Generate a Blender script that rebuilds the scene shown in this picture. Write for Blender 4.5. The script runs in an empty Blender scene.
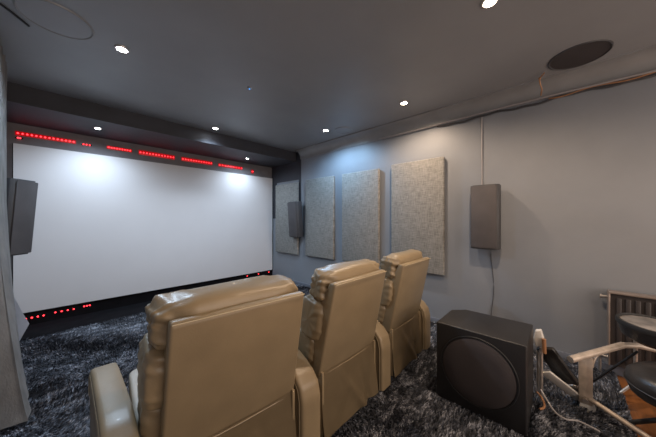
import bpy, bmesh, math, random
import numpy as np
from mathutils import Vector, Matrix, noise
R = math.radians
PI = math.pi
random.seed(7)
C = bpy.context.scene.collection
S = bpy.context.scene

# ------------------------------------------------------------ camera, world, exposure
cam_d = bpy.data.cameras.new('camera')
cam = bpy.data.objects.new('camera', cam_d)
C.objects.link(cam)
cam.location = (0, 0, 1.2)
cam.rotation_euler = (R(90), 0, R(-46.7))
cam_d.sensor_width = 36
cam_d.lens = 251 / 656 * 36
cam_d.clip_start = 0.02
S.camera = cam
w = bpy.data.worlds.new('world'); S.world = w; w.use_nodes = True
w.node_tree.nodes['Background'].inputs[0].default_value = (.5, .55, .65, 1)
w.node_tree.nodes['Background'].inputs[1].default_value = .3
S.view_settings.view_transform = 'Standard'
S.view_settings.look = 'None'
S.view_settings.gamma = 1
S.view_settings.use_curve_mapping = False
S.view_settings.exposure = 1.08

COOL = (.62, .80, 1.0)
WARM = (1.0, .76, .55)
def area_light(name, loc, rot, sx, sy, power, col):
    d = bpy.data.lights.new(name, 'AREA'); d.shape = 'RECTANGLE'; d.size = sx; d.size_y = sy
    d.energy = power; d.color = col
    o = bpy.data.objects.new(name, d); C.objects.link(o); o.location = loc; o.rotation_euler = rot
    return o
# unseen area light added at the rear wall as soft fill, behind the camera
area_light('rear_fill_light', (1.3, -2.35, 1.35), (R(90), 0, 0), 3.0, 1.7, 27, (1.0, .84, .72))

# ------------------------------------------------------------ materials
def mat(name, col, rough=.6, metal=0, bump=0, bscale=200, var=0, vscale=8, spec=.5, stretch=(1,1,1), emit=None, estr=0, col2=None, coat=0):
    m = bpy.data.materials.new(name); m.use_nodes = True
    nt = m.node_tree; N = nt.nodes; L = nt.links
    b = N['Principled BSDF']
    b.inputs['Base Color'].default_value = (*col, 1)
    b.inputs['Roughness'].default_value = rough
    b.inputs['Metallic'].default_value = metal
    b.inputs['Specular IOR Level'].default_value = spec
    b.inputs['Coat Weight'].default_value = coat
    if emit:
        b.inputs['Emission Color'].default_value = (*emit, 1)
        b.inputs['Emission Strength'].default_value = estr
    tc = N.new('ShaderNodeTexCoord'); mp = N.new('ShaderNodeMapping')
    L.new(tc.outputs['Object'], mp.inputs[0]); mp.inputs['Scale'].default_value = stretch
    n = N.new('ShaderNodeTexNoise'); n.inputs['Scale'].default_value = vscale; n.inputs['Detail'].default_value = 6
    L.new(mp.outputs[0], n.inputs['Vector'])
    r = N.new('ShaderNodeValToRGB')
    c2 = col2 or tuple(min(1, c * (1 + var)) for c in col)
    c1 = col if col2 else tuple(c * (1 - var) for c in col)
    r.color_ramp.elements[0].color = (*c1, 1); r.color_ramp.elements[1].color = (*c2, 1)
    r.color_ramp.elements[0].position = .35; r.color_ramp.elements[1].position = .65
    L.new(n.outputs[0], r.inputs[0]); L.new(r.outputs[0], b.inputs['Base Color'])
    if bump:
        n2 = N.new('ShaderNodeTexNoise'); n2.inputs['Scale'].default_value = bscale; n2.inputs['Detail'].default_value = 4
        L.new(mp.outputs[0], n2.inputs['Vector'])
        bp = N.new('ShaderNodeBump'); bp.inputs['Strength'].default_value = bump; bp.inputs['Distance'].default_value = .004
        L.new(n2.outputs[0], bp.inputs['Height']); L.new(bp.outputs[0], b.inputs['Normal'])
    return m

M = {}
M['wall'] = mat('wall_paint', (.24, .25, .272), .5, bump=.15, bscale=25, var=.05, vscale=2.5)
M['ceil'] = mat('ceiling_paint', (.27, .268, .275), .42, bump=.12, bscale=14, var=.05, vscale=2)
M['cove'] = mat('coving_paint', (.25, .245, .245), .38, var=.08, vscale=5)
M['dark'] = mat('charcoal_paint', (.034, .034, .043), .6, var=.15, vscale=4, bump=.1, bscale=30)
M['frontwall'] = mat('front_wall_paint', (.17, .155, .16), .7, var=.1)
M['black'] = mat('black_board', (.010, .009, .010), .9, spec=.05, var=.15)
M['screen'] = mat('screen_vinyl', (.66, .615, .60), .75, var=.012, vscale=3, bump=.03, bscale=9)
M['skirting'] = mat('skirting_paint', (.17, .18, .21), .4, var=.05)
ZB = -.098   # the floor, in a recliner's own measure
M['leather'] = mat('taupe_leather', (.255, .19, .113), .38, bump=.10, bscale=160, var=.07, vscale=7, coat=.02)
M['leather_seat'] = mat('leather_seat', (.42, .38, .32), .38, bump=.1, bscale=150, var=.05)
M['stitch'] = mat('leather_piping', (.42, .33, .21), .45)
M['chairbase'] = mat('black_chair_base', (.012, .012, .013), .6)
M['speaker'] = mat('charcoal_speaker_cabinet', (.052, .05, .053), .5, var=.08, vscale=20)
M['grille'] = mat('speaker_grille_cloth', (.085, .075, .076), .85, bump=.4, bscale=900, var=.08)
M['subbody'] = mat('black_subwoofer_cabinet', (.016, .015, .016), .42, var=.15, bump=.1, bscale=300)
M['subgrille'] = mat('subwoofer_grille', (.045, .036, .037), .8, bump=.4, bscale=900, var=.1)
M['metal'] = mat('brushed_metal', (.55, .50, .46), .35, metal=.8, var=.15, vscale=30)
M['pale'] = mat('pale_painted_metal', (.48, .40, .33), .45, metal=.25, var=.15, vscale=20)
M['white'] = mat('white_plastic', (.65, .62, .58), .5, var=.05)
M['rad'] = mat('radiator_enamel', (.045, .038, .037), .4, metal=.1, var=.1)
M['radtop'] = mat('radiator_top_enamel', (.36, .29, .25), .3, metal=.5, var=.1)
M['rubber'] = mat('black_rubber', (.012, .012, .013), .6)
M['vinyl'] = mat('black_vinyl', (.03, .028, .028), .35, bump=.3, bscale=60, var=.2)
M['drumhead'] = mat('worn_grey_drumhead', (.10, .095, .09), .4, var=0, vscale=9, col2=(.30, .27, .25))
M['curtain'] = mat('grey_brown_curtain', (.33, .315, .305), .9, var=.18, vscale=12, bump=.5, bscale=120, stretch=(1,1,.4))
M['lining'] = mat('white_lining', (.60, .60, .63), .85, var=.03)
M['cable'] = mat('copper_cable', (.40, .20, .10), .4, metal=.3)
M['cablewhite'] = mat('pale_cable', (.30, .28, .28), .4)
M['cableblack'] = mat('black_cable', (.015, .015, .016), .5)
M['blue'] = mat('blue_emissive', (.02, .15, .5), .4, emit=(.05, .35, 1), estr=1.2)
M['lens_cool'] = mat('lamp_lens_cool', (1, 1, 1), .4, emit=(.85, .93, 1), estr=40)
M['lens_warm'] = mat('lamp_lens_warm', (1, 1, 1), .4, emit=(1, .86, .66), estr=40)
M['led'] = mat('red_diode', (.6, .01, .02), .4, emit=(1, .03, .04), estr=2.6)
M['ledbar'] = mat('red_led_housing', (.35, .01, .015), .4, emit=(1, .0, .006), estr=.14)
M['leather_arm'] = M['leather']

def wood_mat():
    m = bpy.data.materials.new('orange_floorboards'); m.use_nodes = True
    nt = m.node_tree; N = nt.nodes; L = nt.links; b = N['Principled BSDF']
    tc = N.new('ShaderNodeTexCoord'); mp = N.new('ShaderNodeMapping'); mp.inputs['Scale'].default_value = (1.2, 14, 1)
    L.new(tc.outputs['Object'], mp.inputs[0])
    n = N.new('ShaderNodeTexNoise'); n.inputs['Scale'].default_value = 5; n.inputs['Detail'].default_value = 8
    L.new(mp.outputs[0], n.inputs['Vector'])
    r = N.new('ShaderNodeValToRGB')
    r.color_ramp.elements[0].color = (.14, .05, .015, 1); r.color_ramp.elements[1].color = (.32, .12, .035, 1)
    L.new(n.outputs[0], r.inputs[0]); L.new(r.outputs[0], b.inputs['Base Color'])
    b.inputs['Roughness'].default_value = .35
    return m
M['wood'] = wood_mat()

def fabric_mat():
    m = bpy.data.materials.new('woven_panel_fabric'); m.use_nodes = True
    nt = m.node_tree; N = nt.nodes; L = nt.links; b = N['Principled BSDF']
    tc = N.new('ShaderNodeTexCoord')
    outs = []
    for sc in ((4, 14, 230), (4, 230, 14)):
        mp = N.new('ShaderNodeMapping'); mp.inputs['Scale'].default_value = sc
        L.new(tc.outputs['Object'], mp.inputs[0])
        n = N.new('ShaderNodeTexNoise'); n.inputs['Scale'].default_value = 1.0; n.inputs['Detail'].default_value = 3
        L.new(mp.outputs[0], n.inputs['Vector']); outs.append(n)
    mx = N.new('ShaderNodeMath'); mx.operation = 'ADD'
    L.new(outs[0].outputs[0], mx.inputs[0]); L.new(outs[1].outputs[0], mx.inputs[1])
    mr = N.new('ShaderNodeMath'); mr.operation = 'MULTIPLY'; mr.inputs[1].default_value = .5
    L.new(mx.outputs[0], mr.inputs[0])
    r = N.new('ShaderNodeValToRGB')
    r.color_ramp.elements[0].color = (.155, .148, .138, 1); r.color_ramp.elements[1].color = (.36, .345, .32, 1)
    r.color_ramp.elements[0].position = .36; r.color_ramp.elements[1].position = .64
    L.new(mr.outputs[0], r.inputs[0]); L.new(r.outputs[0], b.inputs['Base Color'])
    b.inputs['Roughness'].default_value = .95; b.inputs['Specular IOR Level'].default_value = .15
    bp = N.new('ShaderNodeBump'); bp.inputs['Strength'].default_value = .4; bp.inputs['Distance'].default_value = .002
    L.new(mr.outputs[0], bp.inputs['Height']); L.new(bp.outputs[0], b.inputs['Normal'])
    return m
M['fabric'] = fabric_mat()

def pile_mat():
    m = bpy.data.materials.new('shaggy_carpet_pile'); m.use_nodes = True
    nt = m.node_tree; N = nt.nodes; L = nt.links; b = N['Principled BSDF']
    g = N.new('ShaderNodeNewGeometry'); tc = N.new('ShaderNodeTexCoord')
    mp = N.new('ShaderNodeMapping'); mp.inputs['Scale'].default_value = (1.0, 2.6, 1)
    L.new(tc.outputs['Object'], mp.inputs[0])
    n = N.new('ShaderNodeTexNoise'); n.inputs['Scale'].default_value = 6.5; n.inputs['Detail'].default_value = 5
    n.inputs['Roughness'].default_value = .65; n.inputs['Distortion'].default_value = .8
    L.new(mp.outputs[0], n.inputs['Vector'])
    mm = N.new('ShaderNodeMath'); mm.operation = 'MULTIPLY_ADD'; mm.inputs[1].default_value = .36
    L.new(g.outputs['Random Per Island'], mm.inputs[0])
    m2 = N.new('ShaderNodeMath'); m2.operation = 'MULTIPLY_ADD'; m2.inputs[1].default_value = 2.2; m2.inputs[2].default_value = -.74
    L.new(n.outputs[0], m2.inputs[0]); L.new(m2.outputs[0], mm.inputs[2])
    r = N.new('ShaderNodeValToRGB'); E = r.color_ramp.elements
    E[0].position = .3; E[0].color = (.024, .026, .032, 1)
    E[1].position = .98; E[1].color = (.46, .47, .52, 1)
    e = E.new(.62); e.color = (.075, .08, .098, 1)
    L.new(mm.outputs[0], r.inputs[0]); L.new(r.outputs[0], b.inputs['Base Color'])
    b.inputs['Roughness'].default_value = .55; b.inputs['Specular IOR Level'].default_value = .35
    return m
M['pile'] = pile_mat()

# ------------------------------------------------------------ mesh helpers
def tag(o, label, cat, group=None, kind=None):
    o['label'] = label; o['category'] = cat
    if group: o['group'] = group
    if kind: o['kind'] = kind
    return o
def thing(name, label, cat, loc=(0,0,0), rotz=0, group=None):
    o = bpy.data.objects.new(name, None); C.objects.link(o)
    o.empty_display_size = .05
    o.location = loc; o.rotation_euler = (0, 0, rotz)
    return tag(o, label, cat, group)
def obj(name, bm, m, parent=None, smooth=True, loc=None, rot=None, angle=35):
    bmesh.ops.recalc_face_normals(bm, faces=bm.faces)
    me = bpy.data.meshes.new(name); bm.to_mesh(me); bm.free()
    ms = m if isinstance(m, (list, tuple)) else [m]
    for k in ms: me.materials.append(k)
    if smooth:
        me.shade_smooth() if hasattr(me, 'shade_smooth') else None
        try: me.set_sharp_from_angle(angle=R(angle))
        except Exception: pass
    o = bpy.data.objects.new(name, me); C.objects.link(o)
    if parent: o.parent = parent
    if loc is not None: o.location = loc
    if rot is not None: o.rotation_euler = rot
    return o
def struct(name, bm, m, **k):
    o = obj(name, bm, m, **k); o['kind'] = 'structure'; return o
def box(bm, a, b, bev=0, seg=2):
    t = bmesh.new()
    v = [t.verts.new((x, y, z)) for x in (a[0], b[0]) for y in (a[1], b[1]) for z in (a[2], b[2])]
    for f in ((0,1,3,2),(4,6,7,5),(0,4,5,1),(2,3,7,6),(0,2,6,4),(1,5,7,3)):
        t.faces.new([v[i] for i in f])
    bmesh.ops.recalc_face_normals(t, faces=t.faces)
    if bev: bmesh.ops.bevel(t, geom=t.edges[:], offset=bev, segments=seg, profile=.5, affect='EDGES')
    merge(bm, t)
    return bm
def merge(bm, t, M4=None):
    if M4 is not None: bmesh.ops.transform(t, matrix=M4, verts=t.verts)
    me = bpy.data.meshes.new('tmp'); t.to_mesh(me); t.free(); bm.from_mesh(me); bpy.data.meshes.remove(me)
def B(a, b, bev=0, seg=2): return box(bmesh.new(), a, b, bev, seg)
def cyl(bm, p, q, r1, r2=None, n=24):
    r2 = r1 if r2 is None else r2
    p, q = Vector(p), Vector(q); d = q - p
    t = bmesh.new()
    bmesh.ops.create_cone(t, cap_ends=True, segments=n, radius1=r1, radius2=r2, depth=d.length)
    merge(bm, t, Matrix.Translation((p + q) / 2) @ d.to_track_quat('Z', 'Y').to_matrix().to_4x4())
    return bm
def tube(bm, pts, r, n=10, closed=False):
    pts = [Vector(p) for p in pts]; rings = []
    for i, p in enumerate(pts):
        a = pts[max(i-1, 0)]; b = pts[min(i+1, len(pts)-1)]
        q = (b - a).to_track_quat('Z', 'Y')
        rings.append([bm.verts.new(p + q @ Vector((math.cos(2*PI*k/n)*r, math.sin(2*PI*k/n)*r, 0))) for k in range(n)])
    for i in range(len(rings)-1):
        for k in range(n): bm.faces.new((rings[i][k], rings[i][(k+1)%n], rings[i+1][(k+1)%n], rings[i+1][k]))
    bm.faces.new(rings[0]); bm.faces.new(rings[-1])
    return bm
def lathe(bm, prof, n=48, ctr=(0,0)):
    rings = []
    for (r, z) in prof:
        if r < 1e-6: rings.append([bm.verts.new((ctr[0], ctr[1], z))])
        else: rings.append([bm.verts.new((ctr[0]+r*math.cos(2*PI*k/n), ctr[1]+r*math.sin(2*PI*k/n), z)) for k in range(n)])
    for a, b in zip(rings, rings[1:]):
        for k in range(n):
            f = []
            f += [a[0]] if len(a) == 1 else [a[k], a[(k+1)%n]]
            f += [b[0]] if len(b) == 1 else [b[(k+1)%n], b[k]]
            if len(f) > 2: bm.faces.new(f)
    return bm
def prism(bm, poly, axis, a, b):
    """extrude a 2-D polygon along an axis ('x': poly is (y,z))"""
    def P(u, v, w):
        return {'x': (w, u, v), 'y': (u, w, v), 'z': (u, v, w)}[axis]
    A = [bm.verts.new(P(u, v, a)) for u, v in poly]; Bv = [bm.verts.new(P(u, v, b)) for u, v in poly]
    n = len(poly)
    bm.faces.new(A); bm.faces.new(Bv[::-1])
    for i in range(n): bm.faces.new((A[i], A[(i+1)%n], Bv[(i+1)%n], Bv[i]))
    return bm
def puff(c, s, e=(.35, .35), n=(36, 22, 18), fn=None, rot=None):
    """soft cushion: a rounded super-ellipsoid, with fn(v, u) adding wrinkles"""
    bm = bmesh.new()
    nu, nv = 72, 36
    def sp(v, p): return math.copysign(abs(v) ** p, v)
    # long axis = x
    rings = []
    for i in range(nv + 1):
        ph = -PI/2 + PI * i / nv
        cx = sp(math.sin(ph), e[0]); cr = sp(math.cos(ph), e[0])
        ring = []
        for k in range(nu):
            th = 2*PI*k/nu
            y = cr * sp(math.cos(th), e[1]); z = cr * sp(math.sin(th), e[1])
            ring.append(Vector((cx*s[0], y*s[1], z*s[2])))
        rings.append(ring)
    V = []
    for ring in rings:
        row = []
        for p in ring:
            nn = Vector((p.x/s[0]**2, p.y/s[1]**2, p.z/s[2]**2)); nn = nn.normalized() if nn.length > 0 else Vector((1,0,0))
            if fn: p = p + nn * fn(p)
            if rot: p = rot @ p
            row.append(bm.verts.new(p + Vector(c)))
        V.append(row)
    for i in range(nv):
        for k in range(nu): bm.faces.new((V[i][k], V[i][(k+1)%nu], V[i+1][(k+1)%nu], V[i+1][k]))
    bmesh.ops.remove_doubles(bm, verts=bm.verts, dist=1e-5)
    return bm

# ------------------------------------------------------------ the room
XL, XR, YF, YB, H = -.42, 2.93, 4.32, -2.4, 2.4
SOF_Y, SOF_Z = 3.55, 2.23
EDGE = -.29      # where the carpet stops and floorboards start
struct('floor', B((XL-.1, YB-.1, -.1), (XR+.1, EDGE, 0)), M['wood'])
struct('floor', B((XL-.1, EDGE, -.1), (XR+.1, YF+.1, 0)), M['dark'])
struct('ceiling', B((XL-.1, YB-.1, H), (XR+.1, YF+.1, H+.1)), M['ceil'])
struct('wall_right', B((XR, YB-.1, 0), (XR+.1, YF+.1, H)), M['wall'])
struct('wall_left', B((XL-.1, YB-.1, 0), (XL, YF+.1, H)), M['wall'])
struct('wall_front', B((XL, YF, 0), (XR, YF+.1, H)), M['frontwall'])
struct('wall_back', B((XL, YB-.1, 0), (XR, YB, H)), M['wall'])
# dropped soffit over the screen, with a rounded right end
bm = bmesh.new()
prism(bm, [(SOF_Y, SOF_Z), (YF, SOF_Z), (YF, H), (SOF_Y, H)], 'x', XL, XR)
struct('trim_1', bm, M['dark'], smooth=False)
# charcoal area on the side wall beside the screen, narrow strips running lower
bm = bmesh.new()
poly = [(YF, 1.20), (YF, H), (SOF_Y-.12, H), (SOF_Y-.13, 2.36), (SOF_Y-.13, 1.0), (SOF_Y-.07, 1.0), (SOF_Y-.07, 1.90), (4.15, 1.90), (4.15, 1.20)]
prism(bm, poly, 'x', XR-.006, XR)
struct('trim_2', bm, M['dark'], smooth=False)
# low black platform under the screen
struct('trim_3', B((XL, 3.84, 0), (XR, YF, .022), .004), M['black'])
# coving along the right wall
prof = [(XR, 2.255), (XR-.012, 2.255), (XR-.014, 2.275)]
for i in range(9):
    a = PI/2 * i / 8
    prof.append((XR-.014-.10*(1-math.cos(a)), 2.28+.105*math.sin(a)))
prof += [(XR-.125, 2.385), (XR-.125, H), (XR, H)]
bm = bmesh.new(); prism(bm, [(x, z) for x, z in prof], 'y', YB, SOF_Y-.12)
struct('trim_4', bm, M['cove'])
struct('baseboard_right', B((XR-.014, YB, 0), (XR, 3.84, .065), .003), M['skirting'])
struct('baseboard_left', B((XL, YB, 0), (XL+.014, 3.84, .085), .003), M['skirting'])

# black board under the screen
struct('trim_5', B((XL, YF-.012, 0), (XR, YF, .16)), M['black'])
# projection screen
sc = thing('projection_screen', 'large blank white projector screen filling the front wall', 'projection screen', (1.285, YF, .158))
obj('screen_surface', B((-1.64, -.035, .012), (1.627, -.028, 1.848)), M['screen'], sc, smooth=False)
bm = bmesh.new()
box(bm, (-1.645, -.03, 0), (1.643, 0, .012)); box(bm, (-1.645, -.03, 1.848), (1.643, 0, 1.822))
box(bm, (-1.645, -.03, .012), (-1.633, 0, 1.848)); box(bm, (1.627, -.03, .012), (1.643, 0, 1.848))
obj('screen_frame', bm, M['black'], sc, smooth=False)

# red LED bars above and below the screen
def led_bar(label, x0, x1, z, n, h=.042, glow=True, y=YF, zstep=0):
    if z < 1: y = YF-.012
    t = thing('led_strip', label, 'LED light', ((x0+x1)/2, y, z), 0, 'red LED strips around the screen')
    hw = (x1-x0)/2
    if glow: obj('strip_housing', B((-hw, -.012, -h/2), (hw, 0, h/2), .005), M['ledbar'], t)
    else: obj('strip_backing', B((-hw, -.006, -.008), (hw, 0, .008), .002), M['black'], t)
    for k in range(n):
        b = bmesh.new(); bmesh.ops.create_uvsphere(b, u_segments=10, v_segments=6, radius=.0078)
        x = -hw + .02 + (2*hw-.04)*k/max(1, n-1)
        obj('diode', b, M['led'], t, loc=(x, -.012 if glow else -.008, 0))
    return t
led_bar('long dotted red LED strip above the left end of the screen', -.345, .12, 2.125, 14, h=.046)
led_bar('sparse red LEDs just left of the front left spotlight', .165, .26, 2.115, 3, glow=False)
led_bar('red LED strip just right of the front left spotlight', .40, .66, 2.125, 9, h=.042)
led_bar('brightest red LED strip, above screen left of its centre', .735, 1.18, 2.125, 12, h=.064)
led_bar('red LED strip above the screen right of its centre', 1.27, 1.74, 2.125, 12, h=.06)
led_bar('short red LED strip left of the small front right spotlight', 1.84, 2.28, 2.12, 9, h=.052)
led_bar('tiny red LED block above the right end of the screen', 2.46, 2.51, 2.09, 2, h=.07)
led_bar('tiny red LED pair above the top left screen corner', -.345, -.29, 2.075, 2, glow=False)
led_bar('cluster of red LEDs under bottom left corner of screen', -.29, -.12, .10, 4, h=.06, glow=False)
led_bar('middle group of red LEDs under the left of the screen', -.07, .12, .11, 4, glow=False)
led_bar('short red LED pair below screen, right of the others', .17, .26, .12, 3, glow=False)
led_bar('dim red LED strip under the bottom right screen corner', 2.35, 2.86, .13, 3, glow=False)

# ------------------------------------------------------------ downlights
def downlight(label, x, y, z, colr, power, size=150, blend=.5, lens=None, r=.042, rad=.03, group=None, sx=0):
    t = thing('ceiling_spotlight', label, 'spotlight', (x, y, z), 0, group)
    b = bmesh.new(); lathe(b, [(r*.72, -.002), (r*.75, -.009), (r, -.006), (r*1.05, 0), (r*.72, 0), (r*.72, -.002)], 32)
    obj('bezel', b, M['metal'], t)
    b = bmesh.new(); lathe(b, [(0, -.006), (r*.6, -.005), (r*.71, -.001), (0, -.001)], 24)
    obj('lamp_lens', b, lens or M['lens_cool'], t)
    d = bpy.data.lights.new('spot_beam', 'SPOT'); d.energy = power; d.color = colr; d.spot_size = R(size); d.spot_blend = blend
    d.shadow_soft_size = rad
    o = bpy.data.objects.new('spot_beam', d); C.objects.link(o); o.parent = t; o.location = (0, 0, -.02)
    return t
downlight('bright cool ceiling spotlight at upper left of the ceiling', .292, 2.275, H, COOL, 38, 165, .6)
downlight('cool ceiling spotlight close to the dark soffit above screen', 1.40, 3.37, H, COOL, 24, 130, 1)
downlight('cool ceiling spotlight above the row of fabric wall panels', 2.46, 2.36, H, (.40, .68, 1), 30, 165, .6)
downlight('warm ceiling spotlight nearest the largest wall panel', 2.43, 1.21, H, WARM, 22, 165, .6, M['lens_warm'])
downlight('warm ceiling spotlight at the top edge of the view', 1.62, .30, H, WARM, 32, 165, .6, M['lens_warm'])
downlight('soffit spotlight washing the left part of the screen', .282, 3.86, SOF_Z, (.62, .80, 1), 26, 172, 1, r=.036)
downlight('soffit spotlight washing the right end of the screen', 2.18, 3.95, SOF_Z, (.62, .80, 1), 20, 172, 1, r=.03)
downlight('warm ceiling spotlight behind the seats', 1.2, -1.2, H, WARM, 20, 165, .6, M['lens_warm'])

# flush speakers in the ceiling
def ceiling_speaker(label, x, y, m, r=.17):
    t = thing('ceiling_speaker', label, 'speaker', (x, y, H), 0, 'round speakers flush in the ceiling')
    b = bmesh.new(); lathe(b, [(r-.012, -.004), (r-.006, -.009), (r, -.007), (r+.002, 0), (r-.012, 0), (r-.012, -.004)], 64)
    obj('bezel', b, m[0], t)
    b = bmesh.new(); lathe(b, [(0, -.0055), (r*.6, -.0055), (r-.011, -.004), (r-.011, -.001), (0, -.001)], 64)
    obj('grille', b, m[1], t)
ceiling_speaker('black round ceiling speaker near coving at the right', 2.615, -.075, (M['speaker'], M['subgrille']))
ceiling_speaker('grey painted round ceiling speaker in the top left corner', -.02, 2.23, (M['cove'], M['ceil']), .165)
ceiling_speaker('grey painted ceiling speaker beside the spotlight over fabric panels', 2.62, 2.18, (M['ceil'], M['ceil']), .12)
t = thing('ceiling_disc', 'small ceiling disc with a blue emissive dot', 'sensor', (1.18, 2.10, H))  # plain disc on the ceiling, a blue emissive dot under it
b = bmesh.new(); lathe(b, [(0, -.012), (.012, -.012), (.02, -.006), (.022, 0), (0, 0)], 24); obj('disc_body', b, M['ceil'], t)
b = bmesh.new(); bmesh.ops.create_uvsphere(b, u_segments=12, v_segments=8, radius=.006); obj('blue_dot', b, M['blue'], t, loc=(0, 0, -.013))
# cable hanging from the ceiling track at the left
tag(obj('ceiling_cable', tube(bmesh.new(), [(-.40, 2.05, H-.006), (-.30, 2.2, H-.008), (-.2, 2.33, H-.006), (-.14, 2.42, H-.006)], .006), M['cableblack']),
    'short black cable running over the ceiling at top left', 'cable')

# ------------------------------------------------------------ fabric panels on the right wall
def panel(label, y0, y1, z0, z1):
    t = thing('acoustic_panel', label, 'acoustic panel', (XR, (y0+y1)/2, z0), 0, 'fabric acoustic panels on the right wall')
    h = z1-z0; w_ = (y1-y0)/2
    b = B((-.055, -w_, 0), (-.012, w_, h), .012, 3)
    obj('fabric_cover', b, M['fabric'], t)
    obj('wall_batten', B((-.014, -w_+.03, .03), (-.001, w_-.03, h-.03)), M['black'], t, smooth=False)
panel('large beige-grey fabric panel nearest the wall speaker', .965, 1.61, .57, 1.885)
panel('second woven fabric panel, tinted blue, left of the largest', 1.79, 2.43, .57, 1.865)
panel('third grey fabric panel, right beside the dark corner', 2.60, 3.25, .56, 1.865)
panel('farthest grey fabric panel, between screen and small wall speaker', 3.46, 4.13, .55, 1.85)

# ------------------------------------------------------------ wall speakers
def wall_speaker(label, loc, rotz, tilt=0, h=.62, w_=.24, d=.13):
    t = thing('wall_speaker', label, 'speaker', loc, rotz, 'slim charcoal speakers on the walls')
    # local: +y is out of the wall, x across
    poly = [(-w_/2, 0), (w_/2, 0), (w_/2, d*.72), (w_/2-.03, d), (-w_/2+.03, d), (-w_/2, d*.72)]
    b = bmesh.new(); prism(b, poly, 'z', -h/2, h/2)
    bmesh.ops.bevel(b, geom=b.edges[:], offset=.004, segments=2, affect='EDGES', profile=.5)
    obj('cabinet', b, M['speaker'], t, rot=(tilt, 0, 0), loc=(0, .03, 0))
    b = B((-w_/2+.012, d-.001, -h/2+.012), (w_/2-.012, d+.009, h/2-.012), .006)
    obj('grille', b, M['grille'], t, rot=(tilt, 0, 0), loc=(0, .03, 0))
    obj('bracket', B((-.03, .0005, -.06), (.03, .05, .06), .004), M['rubber'], t)
    return t
wall_speaker('charcoal wall speaker on bare wall above the subwoofer', (XR, .565, 1.215), R(90))
wall_speaker('small-looking charcoal speaker mounted beside the farthest panel', (XR-.02, 3.44, 1.19), R(90), R(-4))
wall_speaker('charcoal speaker at far left overlapping the screen edge', (-.35, 3.50, 1.22), R(-128), R(-5), w_=.20, h=.65)

# cables on the right wall
tag(obj('speaker_cable', tube(bmesh.new(), [(XR-.006, .61, 2.25), (XR-.006, .61, 1.54)], .006), M['cablewhite']),
    'pale cable running from coving down to the wall speaker', 'cable')
pts = [(XR-.007, .52+.012*math.sin(z*9), z) for z in np.linspace(.90, .09, 16)]
tag(obj('speaker_cable', tube(bmesh.new(), pts, .003), M['speaker']), 'thin dark cable hanging below the wall speaker to the floor', 'cable')
# pipe and loose cable along the coving
t = thing('cable_run', 'copper coloured cable run along the foot of the coving', 'cable', (XR-.03, -.2, 2.25))
b = bmesh.new(); tube(b, [(0, y, .008+.006*math.sin(y*3)) for y in np.linspace(-1.6, 2.0, 40)], .009); obj('upper_cable', b, M['cablewhite'], t)
b = bmesh.new(); tube(b, [(.012, y, -.018+.008*math.sin(y*11)+.004*math.sin(y*31)) for y in np.linspace(-1.6, 1.25, 90)], .009); obj('lower_cable', b, M['speaker'], t)
b = bmesh.new(); tube(b, [(.006, y, -.006+.009*math.sin(y*17+1)) for y in np.linspace(-1.6, .3, 80)], .006); obj('loose_cable', b, M['cable'], t)
t = thing('dangling_cable', 'short copper cable looping from ceiling speaker to coving', 'cable', (2.79, .14, H))
b = bmesh.new(); tube(b, [(-.09, -.02, -.012), (-.06, 0, -.02), (-.035, .015, -.028), (-.02, .01, -.06), (.01, .0, -.10), (.07, .01, -.13)], .005); obj('cable_loop', b, M['cable'], t)
b = bmesh.new(); bmesh.ops.create_uvsphere(b, u_segments=12, v_segments=8, radius=.011); obj('cable_end', b, M['cable'], t, loc=(-.04, .012, -.026))

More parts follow.
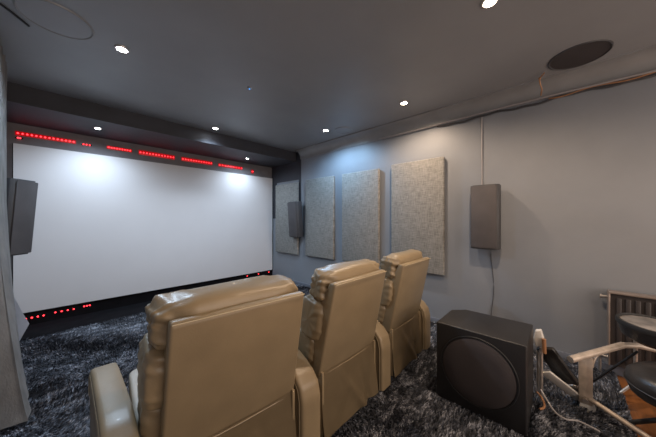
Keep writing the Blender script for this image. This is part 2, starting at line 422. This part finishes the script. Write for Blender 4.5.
# ------------------------------------------------------------ recliners
def leather_noise(amp, sc, seed, gather=0, hx=.3):
    def f(p):
        v = noise.noise(Vector((p.x*sc*1.5+seed, p.y*sc, p.z*sc))) * amp
        v += noise.noise(Vector((p.x*sc*5+seed, p.y*sc*1.4, p.z*sc*1.4))) * amp * .35
        if gather:
            e = max(0, (abs(p.x)/hx - .55) / .45)
            v += gather * e * math.sin(p.z*120 + p.x*60 + 3*noise.noise(Vector((p.x*8, p.y*8, seed))))
            v += gather * .5 * e * math.sin(p.y*150 + seed)
        return v
    return f
def make_recliner(label, loc, rotz, arms, seed, HW=.272, sh=0, cw=0):
    t = thing('recliner_chair', label, 'recliner', loc, rotz, 'leather recliners in a row')
    # rear shell: wedge, thick at the bottom, leaning back
    side = [(.02, .27), (-.095, .82), (-.085, .835), (-.05, .835), (.075, .60), (.21, .27)]
    b = bmesh.new(); prism(b, side, 'x', -HW, HW)
    for v in b.verts: v.co.x *= 1 + .05*(.84-v.co.z)/.57
    bmesh.ops.bevel(b, geom=b.edges[:], offset=.012, segments=3, affect='EDGES', profile=.5)
    obj('back_shell', b, M['leather'], t)
    # head cushion, rolls over the top
    Rm = Matrix.Rotation(R(8), 3, 'X')
    def sag(p, base=leather_noise(.014, 9, seed, .0055)):
        return base(p) - .022*(abs(p.x)/.3)**4
    obj('head_cushion', puff((-cw*.5, .04+cw*.4, .795), (HW+.036+cw*.5, .088+cw*.5, .108), (.28, .62), fn=sag, rot=Rm), M['leather'], t, angle=80)
    obj('lumbar_cushion', puff((-cw*.6, .095+cw*.6, .60), (HW+.036+cw*.6, .10+cw, .135), (.26, .6), fn=leather_noise(.010, 7, seed+3, .0032), rot=Rm), M['leather'], t, angle=80)
    obj('lower_back_cushion', puff((-cw*.7, .15+cw*.6, .42), (HW+.028+cw*.7, .095+cw, .11), (.26, .6), fn=leather_noise(.010, 7, seed+5, .0032), rot=Rm), M['leather'], t, angle=80)
    obj('seat_cushion', puff((0 if len(arms) < 2 else -.03, .435, .298), (.296 if len(arms) < 2 else .335, .255, .06), (.14, .25), fn=leather_noise(.006, 7, seed+9)), M['leather_seat'], t, angle=80)
    obj('footrest', B((-.285, .655, ZB+.06), (.285, .715, .305), .022, 4), M['leather'], t)
    obj('base_frame', B((-.25, .06, ZB), (.27, .66, .26), .005), M['chairbase'], t)
    # loose leather skirt below the shell
    b = bmesh.new(); nx, nz = 60, 26; g = []
    for j in range(nz+1):
        q = j/nz; z = .292 - q*(.270-ZB); row = []
        for i in range(nx+1):
            x = (-HW-.006 + (2*HW+.012)*i/nx)*(1+.01*q)
            s_ = (i/nx)
            fold = .016*q*noise.noise(Vector((x*7 + q*2.2 + seed, q*1.5, seed)))
            fold += .024*q*math.exp(-((s_-.25-.45*q)/.06)**2) - .018*q*math.exp(-((s_-.62-.2*q)/.05)**2)
            y = .016 - .035*q - fold*.8
            zz = z - .012*math.sin(PI*s_)*(1-q)
            row.append(b.verts.new((x, y, zz)))
        g.append(row)
    for j in range(nz):
        for i in range(nx): b.faces.new((g[j][i], g[j][i+1], g[j+1][i+1], g[j+1][i]))
    ex = bmesh.ops.solidify(b, geom=b.faces[:], thickness=.008)
    obj('rear_skirt', b, M['leather'], t, angle=70)
    # side closing pieces of the skirt
    for s_ in (-1, 1):
        b = B((s_*HW-.01 if s_ > 0 else -HW-.006, .0, ZB+.02), (HW+.006 if s_ > 0 else -HW+.01, .14, .30), .004)
        obj('side_flap', b, M['leather'], t)
    def shear(b_):
        for v in b_.verts: v.co.x -= sh*v.co.y
        return b_
    # arms
    for s_ in arms:
        c = s_*(.372 if s_ > 0 else .405); aw = .064 if s_ > 0 else .054
        out = [(-.01, ZB+.015), (-.01, .27), (.01, .30), (.06, .33), (.13, .355), (.20, .372), (.64, .372), (.685, .36), (.715, .325), (.72, .28), (.71, ZB+.015)]
        b = bmesh.new(); prism(b, out, 'x', c-aw+.003, c+aw-.003)
        bmesh.ops.bevel(b, geom=[e for e in b.edges], offset=.010, segments=3, affect='EDGES', profile=.5)
        arm = obj('armrest', shear(b), M['leather_arm'], t)
        # padded top following the arm's profile
        path = [(-.016, ZB+.02), (-.016, .10), (-.014, .23), (.0, .29), (.035, .33), (.085, .360), (.15, .388), (.22, .405), (.40, .408), (.60, .406), (.66, .40), (.705, .372), (.735, .32), (.74, .26)]
        b = bmesh.new(); rings = []
        sm = []
        for i in range(len(path)-1):
            for k in range(4):
                f = k/4; sm.append((path[i][0]*(1-f)+path[i+1][0]*f, path[i][1]*(1-f)+path[i+1][1]*f))
        sm.append(path[-1])
        for i, (y, z) in enumerate(sm):
            y0, z0 = sm[max(0, i-1)]; y1, z1 = sm[min(len(sm)-1, i+1)]
            tn = Vector((0, y1-y0, z1-z0)).normalized(); up = Vector((0, -tn.z, tn.y))
            ring = []
            for k in range(28):
                a = 2*PI*k/28
                ww = aw*math.copysign(abs(math.cos(a))**.35, math.cos(a)); hh = .026*math.copysign(abs(math.sin(a))**.55, math.sin(a))
                wr = .0015*noise.noise(Vector((ww*20, y*14, z*14+seed)))
                ring.append(b.verts.new(Vector((c+ww, y, z)) + up*(hh+wr)))
            rings.append(ring)
        for i in range(len(rings)-1):
            for k in range(28): b.faces.new((rings[i][k], rings[i][(k+1)%28], rings[i+1][(k+1)%28], rings[i+1][k]))
        b.faces.new(rings[0]); b.faces.new(rings[-1])
        pad = obj('arm_pad', shear(b), M['leather_arm'], arm, angle=75)
        b = bmesh.new()
        for e in (-1, 1):
            tube(b, [(c+e*(aw-.0005), y, z-.002) for y, z in sm], .0028, 6)
        obj('piping', shear(b), M['stitch'], pad)
    t.scale = (.92, .92, .92); t.location.z = -.92*ZB+.006
    # top-stitch seam on the head cushion
    b = bmesh.new()
    tube(b, [(-HW+.004, -.098, .826), (0, -.099, .827), (HW-.004, -.098, .826)], .003, 6)
    obj('piping', b, M['stitch'], t)
    b = bmesh.new()
    tube(b, [(-HW*1.04, .018, .272), (0, .014, .268), (HW*1.04, .018, .272)], .003, 6)
    obj('piping', b, M['leather'], t)
    return t
make_recliner('nearest taupe leather recliner, leftmost, with an armrest on each side', (.92*.552, .92*1.06, 0), R(-5.5), (-1, 1), 1.3, .286, .09, .028)
make_recliner('middle taupe leather recliner between the two others', (.92*1.315, .92*1.02, 0), R(-.5), (1,), 5.1)
make_recliner('farthest taupe leather recliner, beside the black subwoofer', (.92*2.112, .92*1.015, 0), R(.5), (1,), 9.7)

# ------------------------------------------------------------ subwoofer
sw = thing('subwoofer', 'big black cube subwoofer with round grille on the carpet', 'subwoofer', (1.90, .385, .02))
b = bmesh.new()
poly = [(-.185, -.238), (.20, -.238), (.20, .16), (.12, .238), (-.185, .238)]
prism(b, poly, 'z', 0, .492)
bmesh.ops.bevel(b, geom=b.edges[:], offset=.008, segments=3, affect='EDGES', profile=.5)
obj('cabinet', b, M['subbody'], sw)
b = bmesh.new(); lathe(b, [(0, .016), (.12, .014), (.188, .008), (.198, 0), (0, 0)], 64)
obj('round_grille', b, M['subgrille'], sw, loc=(-.186, .0, .255), rot=(0, R(-90), 0))
b = bmesh.new(); lathe(b, [(.196, .0), (.199, .006), (.205, .006), (.208, 0)], 64)
obj('grille_ring', b, M['rubber'], sw, loc=(-.186, .0, .255), rot=(0, R(-90), 0))

# ------------------------------------------------------------ radiator
rd = thing('radiator', 'dark ribbed panel radiator on the right wall', 'radiator', (XR, -.245, .10))
b = bmesh.new(); n = 23; prof = []
yy = 0
box(b, (-.10, -1.06, 0), (-.088, 0, .54))
obj('back_panel', b, M['rad'], rd, smooth=False)
b = bmesh.new()
for k in range(n):
    y = -.035 - k*.045
    box(b, (-.113, y-.026, .03), (-.099, y, .51), .005)
obj('ribbed_front', b, M['rad'], rd)
b = bmesh.new(); box(b, (-.118, -1.065, .538), (-.03, .004, .552), .004)
obj('top_grille', b, M['radtop'], rd)
b = bmesh.new(); box(b, (-.116, -.004, 0), (-.03, .006, .54), .003)
obj('side_panel', b, M['radtop'], rd)
b = bmesh.new(); cyl(b, (-.06, .006, .50), (-.06, .035, .50), .012); cyl(b, (-.06, .035, .50), (-.06, .045, .50), .016)
obj('bleed_valve', b, M['metal'], rd)
b = bmesh.new(); cyl(b, (-.06, .004, .04), (-.06, .045, .04), .012); cyl(b, (-.06, .045, -.095), (-.06, .045, .07), .009)
obj('valve_pipe', b, M['metal'], rd)
for y in (-.2, -.85):
    obj('wall_bracket', B((-.088, y-.02, .05), (-.001, y+.02, .5)), M['rad'], rd, smooth=False)

# ------------------------------------------------------------ drum hardware at the right
fr = thing('drum_rack', 'pale metal T-shaped drum rack leg beside the subwoofer', 'drum rack', (2.245, -.095, 0), 0)
b = B((-.022, -.031, .05), (.022, .031, .345), .004); obj('upright_post', b, M['pale'], fr)
b = bmesh.new(); cyl(b, (-.16, .07, .357), (.17, -.17, .405), .019); obj('cross_beam', b, M['pale'], fr)
b = bmesh.new(); tube(b, [(.17, -.17, .405), (.24, -.24, .40), (.36, -.42, .36), (.42, -.6, .34)], .017); obj('rear_beam', b, M['pale'], fr)
b = bmesh.new()
tube(b, [(.005+.10*(1-math.cos(a)), -.03-.09*(1-math.cos(a)), .28+.11*math.sin(a)) for a in np.linspace(0, PI/2, 9)], .007, 8)
obj('curved_brace', b, M['pale'], fr)
b = bmesh.new(); cyl(b, (0, 0, .09), (-.16, -.26, .045), .014); cyl(b, (-.16, -.26, .045), (-.18, -.30, .0), .014); obj('lower_tube', b, M['pale'], fr)
b = bmesh.new(); prism(b, [(-.05, 0), (.03, 0), (.02, .09), (-.03, .10)], 'x', -.02, .02); obj('foot_bracket', b, M['white'], fr)
b = bmesh.new(); cyl(b, (-.026, .0, .08), (-.045, .0, .08), .013); obj('wing_screw', b, M['metal'], fr)

pd = thing('drum_pedal', 'black foot pedal with pale base leaning behind subwoofer', 'drum pedal', (2.2, .04, 0), R(0))
# footboard slopes from the rack foot up to the beater by the subwoofer
def slab(p, q, w_, th, bev=.004, roll=42):
    p, q = Vector(p), Vector(q); d = q-p; L_ = d.length
    t_ = B((0, -w_/2, -th/2), (L_, w_/2, th/2), bev)
    d.normalize(); s_ = Vector((-d.y, d.x, 0)).normalized(); u_ = d.cross(s_); rm = Matrix.Rotation(R(roll), 3, d); s_ = rm @ s_; u_ = rm @ u_
    mm = Matrix((( d.x, s_.x, u_.x, p.x), (d.y, s_.y, u_.y, p.y), (d.z, s_.z, u_.z, p.z), (0,0,0,1)))
    b_ = bmesh.new(); merge(b_, t_, mm); return b_
def W(x, y, z): return (x-2.2, y-.04, z)
obj('base_plate', slab(W(2.27, -.075, .045), W(2.13, .09, .215), .06, .014), M['white'], pd)
obj('foot_board', slab(W(2.235, -.025, .145), W(2.155, .095, .36), .10, .03, .01), M['vinyl'], pd)
obj('heel_plate', slab(W(2.285, -.065, .075), W(2.255, -.02, .118), .08, .02), M['metal'], pd)
b = bmesh.new(); cyl(b, W(2.13, .11, .01), W(2.14, .11, .36), .01); cyl(b, W(2.22, .13, .01), W(2.22, .13, .34), .01); cyl(b, W(2.13, .11, .33), W(2.23, .13, .33), .009)
obj('pedal_frame', b, M['metal'], pd)
b = bmesh.new(); cyl(b, W(2.165, .105, .33), W(2.15, .105, .40), .006); obj('beater_rod', b, M['metal'], pd)
b = bmesh.new(); prism(b, [(.07, .37), (.10, .36), (.11, .41), (.10, .465), (.07, .475), (.055, .42)], 'x', -.075, -.03)
bmesh.ops.bevel(b, geom=b.edges[:], offset=.007, segments=3, affect='EDGES', profile=.5)
obj('beater', b, M['white'], pd)
b = bmesh.new(); cyl(b, W(2.115, .093, .34), W(2.115, .096, .43), .011); obj('beater_felt', b, M['cable'], pd)

dp = thing('drum_pad', 'round dark drum with a worn grey head at right edge', 'drum', (2.355, -.39, .58))
dp.scale = (.86, .86, .86)
b = bmesh.new(); lathe(b, [(0, 0), (.165, .0), (.173, -.004), (.173, -.012), (0, -.012)], 64); obj('drum_head', b, M['drumhead'], dp, rot=(R(3), R(-2), 0))
b = bmesh.new(); lathe(b, [(.166, .004), (.172, .012), (.184, .010), (.188, -.002), (.186, -.02), (.174, -.02), (.166, .004)], 64); obj('rim', b, M['rubber'], dp, rot=(R(3), R(-2), 0))
b = bmesh.new(); lathe(b, [(0, -.13), (.10, -.127), (.155, -.095), (.180, -.022), (.176, -.014), (0, -.014)], 64); obj('shell', b, M['vinyl'], dp, rot=(R(3), R(-2), 0))
b = bmesh.new(); cyl(b, (.33, .05, -.60), (.33, .05, -.16), .012); cyl(b, (.33, .05, -.16), (.10, .0, -.12), .012)
for q in ((.45, .05), (.30, -.09), (.27, .16)): cyl(b, (.33, .05, -.55), (q[0], q[1], -.69), .01)
obj('stand', b, M['metal'], dp)

st = thing('drum_stool', 'low black padded stool beneath the round drum', 'stool', (2.23, -.47, 0))
b = bmesh.new(); lathe(b, [(0, .375), (.10, .373), (.18, .36), (.212, .33), (.218, .285), (.20, .235), (.15, .21), (0, .205)], 64)
for v in b.verts: v.co.z += .006*noise.noise(v.co*14)
obj('seat', b, M['vinyl'], st, angle=60)
b = bmesh.new(); lathe(b, [(.2195, .292), (.222, .288), (.2195, .284), (.215, .288), (.2195, .292)], 64); obj('piping', b, M['speaker'], st)
b = bmesh.new(); cyl(b, (0, 0, .12), (0, 0, .21), .02); obj('post', b, M['metal'], st)
for a in (80, 200, 320):
    b = bmesh.new(); cyl(b, (0, 0, .17), (.2*math.cos(R(a)), .2*math.sin(R(a)), .012), .012)
    l = obj('leg', b, M['rubber'], st)
    b = bmesh.new(); cyl(b, (.195*math.cos(R(a)), .195*math.sin(R(a)), .0), (.195*math.cos(R(a)), .195*math.sin(R(a)), .022), .018)
    obj('rubber_foot', b, M['rubber'], l)

# loose cables on the carpet
def floor_cable(label, pts, r, m):
    P = [Vector(p) for p in pts]; out = []
    for i in range(len(P)-1):
        p0 = P[max(0, i-1)]; p1 = P[i]; p2 = P[i+1]; p3 = P[min(len(P)-1, i+2)]
        for k in range(8):
            s_ = k/8
            out.append(.5*((2*p1)+(-p0+p2)*s_+(2*p0-5*p1+4*p2-p3)*s_*s_+(-p0+3*p1-3*p2+p3)*s_**3))
    out.append(P[-1])
    tag(obj('floor_cable', tube(bmesh.new(), out, r, 8), m), label, 'cable')
floor_cable('pale cable curling on carpet beside the subwoofer', [(2.11, .11, .10), (2.02, .05, .055), (1.99, .0, .045), (2.02, -.06, .045), (2.0, -.14, .045)], .005, M['cablewhite'])
floor_cable('orange cable lying against the right side of subwoofer', [(2.09, .13, .09), (2.08, .10, .06), (2.02, .09, .05), (1.98, .11, .048)], .006, M['cable'])
floor_cable('black cable looping along the skirting behind subwoofer', [(2.86, 1.5, .05), (2.84, 1.25, .07), (2.80, 1.1, .05), (2.84, .8, .06), (2.82, .4, .07), (2.75, .15, .06), (2.6, -.02, .06), (2.45, -.08, .06), (2.3, -.1, .05)], .008, M['cableblack'])
floor_cable('black cable drooping from the drum rack to the radiator', [(2.44, -.33, .38), (2.45, -.22, .22), (2.5, -.12, .06), (2.62, -.10, .05), (2.74, -.16, .05)], .007, M['cableblack'])

# ------------------------------------------------------------ curtain on the left wall
cu = thing('window_curtain', 'heavy grey-brown curtain hanging at the left edge', 'curtain', (XL, 2.7, 0))
b = bmesh.new(); nu, nz = 120, 50; g = []
def path(pts, s):
    n_ = len(pts)-1; f = s*n_; i = min(int(f), n_-1); f -= i
    return pts[i][0]*(1-f)+pts[i+1][0]*f, pts[i][1]*(1-f)+pts[i+1][1]*f
bot = [(-.41, 2.36), (-.27, 2.30), (-.125, 2.26), (-.15, 2.55), (-.19, 2.9), (-.235, 3.25), (-.26, 3.42)]
top = [(-.41, 2.62), (-.33, 2.60), (-.285, 2.62), (-.29, 2.78), (-.295, 2.95), (-.30, 3.08), (-.31, 3.2)]
for j in range(nz+1):
    q = j/nz; z = .025 + q*(H-.05); row = []
    k = min(1, (q/.55))**.75
    for i in range(nu+1):
        s_ = i/nu
        bx, by = path(bot, s_); tx, ty = path(top, s_)
        x = bx*(1-k)+tx*k; y = by*(1-k)+ty*k
        fo = .016*math.sin(s_*PI*16 + .6*math.sin(q*3)) + .006*noise.noise(Vector((s_*9, q*3, 1)))
        x += fo*(.5+.5*q)*min(1, 8*s_); y += .012*math.cos(s_*PI*13)*(.3+.7*q)
        row.append(b.verts.new((max(x, XL+.006)-XL, y-2.7, z)))
    g.append(row)
for j in range(nz):
    for i in range(nu): b.faces.new((g[j][i], g[j][i+1], g[j+1][i+1], g[j+1][i]))
bmesh.ops.solidify(b, geom=b.faces[:], thickness=.004)
obj('drape', b, M['curtain'], cu, angle=80)
b = bmesh.new(); g = []
for j in range(13):
    q = j/12; row = []
    for i in range(5):
        s_ = i/4
        x = (-.375 + .115*q) + .065*s_*(.5+q*.4) ; z = (.66-.56*q) + .14*s_*q
        row.append(b.verts.new((x-XL, 3.56+.02*math.sin(q*5+s_)-2.7, max(z, .04))))
    g.append(row)
for j in range(12):
    for i in range(4): b.faces.new((g[j][i], g[j][i+1], g[j+1][i+1], g[j+1][i]))
bmesh.ops.solidify(b, geom=b.faces[:], thickness=.006)
lo = obj('lining', b, M['lining'], cu, angle=80); lo['label'] = 'white lining flap'
b = bmesh.new(); cyl(b, (.11, -.75, H-.03), (.11, .55, H-.03), .011)
obj('curtain_rail', b, M['speaker'], cu)

# ------------------------------------------------------------ shaggy carpet
rng = np.random.default_rng(3)
def carpet():
    x0, x1, y0, y1 = XL+.012, XR-.014, EDGE, 3.84
    nn = 190000
    X = rng.uniform(x0, x1, nn); Y = rng.uniform(y0, y1, nn)
    # nothing grows under the seats, subwoofer
    keep = np.ones(nn, bool)
    for (cx0, cy0, cx1, cy1) in ((1.73, .16, 2.08, .61), (.26, 1.02, .76, 1.60), (.97, 1.0, 1.44, 1.56), (1.70, 1.0, 2.18, 1.56)):
        keep &= ~((X > cx0) & (X < cx1) & (Y > cy0) & (Y < cy1))
    X = X[keep]; Y = Y[keep]; nn = len(X)
    # lean direction follows slow swirls, as brushed pile does
    A = 2.6*np.sin(X*2.3+1.1*np.sin(Y*1.9)) + 2.2*np.cos(Y*2.7+1.3*np.sin(X*2.6)) + rng.normal(0, .55, nn)
    ln = rng.uniform(.028, .048, nn)
    tilt = np.clip(rng.normal(.85, .25, nn) + .35*np.sin(X*5+Y*7), .2, 1.35)
    dx = np.cos(A)*np.sin(tilt); dy = np.sin(A)*np.sin(tilt); dz = np.cos(tilt)
    w_ = rng.uniform(.0022, .0042, nn); B_ = rng.uniform(0, 2*PI, nn); wx = np.cos(B_)*w_; wy = np.sin(B_)*w_
    V = np.zeros((nn, 5, 3))
    base = np.stack([X, Y, np.full(nn, .001)], 1)
    mid = base + np.stack([dx*ln*.4, dy*ln*.4, dz*ln*.4+ln*.22], 1)
    tip = base + np.stack([dx*ln, dy*ln, dz*ln*.75+ln*.10], 1)
    wv = np.stack([wx, wy, np.zeros(nn)], 1)
    V[:, 0] = base-wv; V[:, 1] = base+wv; V[:, 2] = mid+wv*1.1; V[:, 3] = mid-wv*1.1; V[:, 4] = tip
    V[:, :, 0] = np.clip(V[:, :, 0], x0, x1); V[:, :, 1] = np.clip(V[:, :, 1], y0, y1)
    me = bpy.data.meshes.new('carpet')
    idx = np.arange(nn)[:, None]*5
    quad = idx + np.array([0, 1, 2, 3]); tri = idx + np.array([3, 2, 4])
    # backing
    me.vertices.add(nn*5+4); co = np.concatenate([V.reshape(-1), np.array([x0,y0,.004, x1,y0,.004, x1,y1,.004, x0,y1,.004])])
    me.vertices.foreach_set('co', co)
    loops = np.concatenate([quad.reshape(-1), tri.reshape(-1), np.array([0,1,2,3])+nn*5])
    me.loops.add(len(loops)); me.loops.foreach_set('vertex_index', loops.astype(np.int32))
    starts = np.concatenate([np.arange(nn)*4, nn*4+np.arange(nn)*3, [nn*7]])
    me.polygons.add(nn*2+1); me.polygons.foreach_set('loop_start', starts.astype(np.int32))
    me.update(calc_edges=True); me.validate()
    me.materials.append(M['pile'])
    o = bpy.data.objects.new('shag_carpet', me); C.objects.link(o)
    tag(o, 'dark blue-grey shaggy carpet covering the room floor', 'carpet', kind='stuff')
carpet()
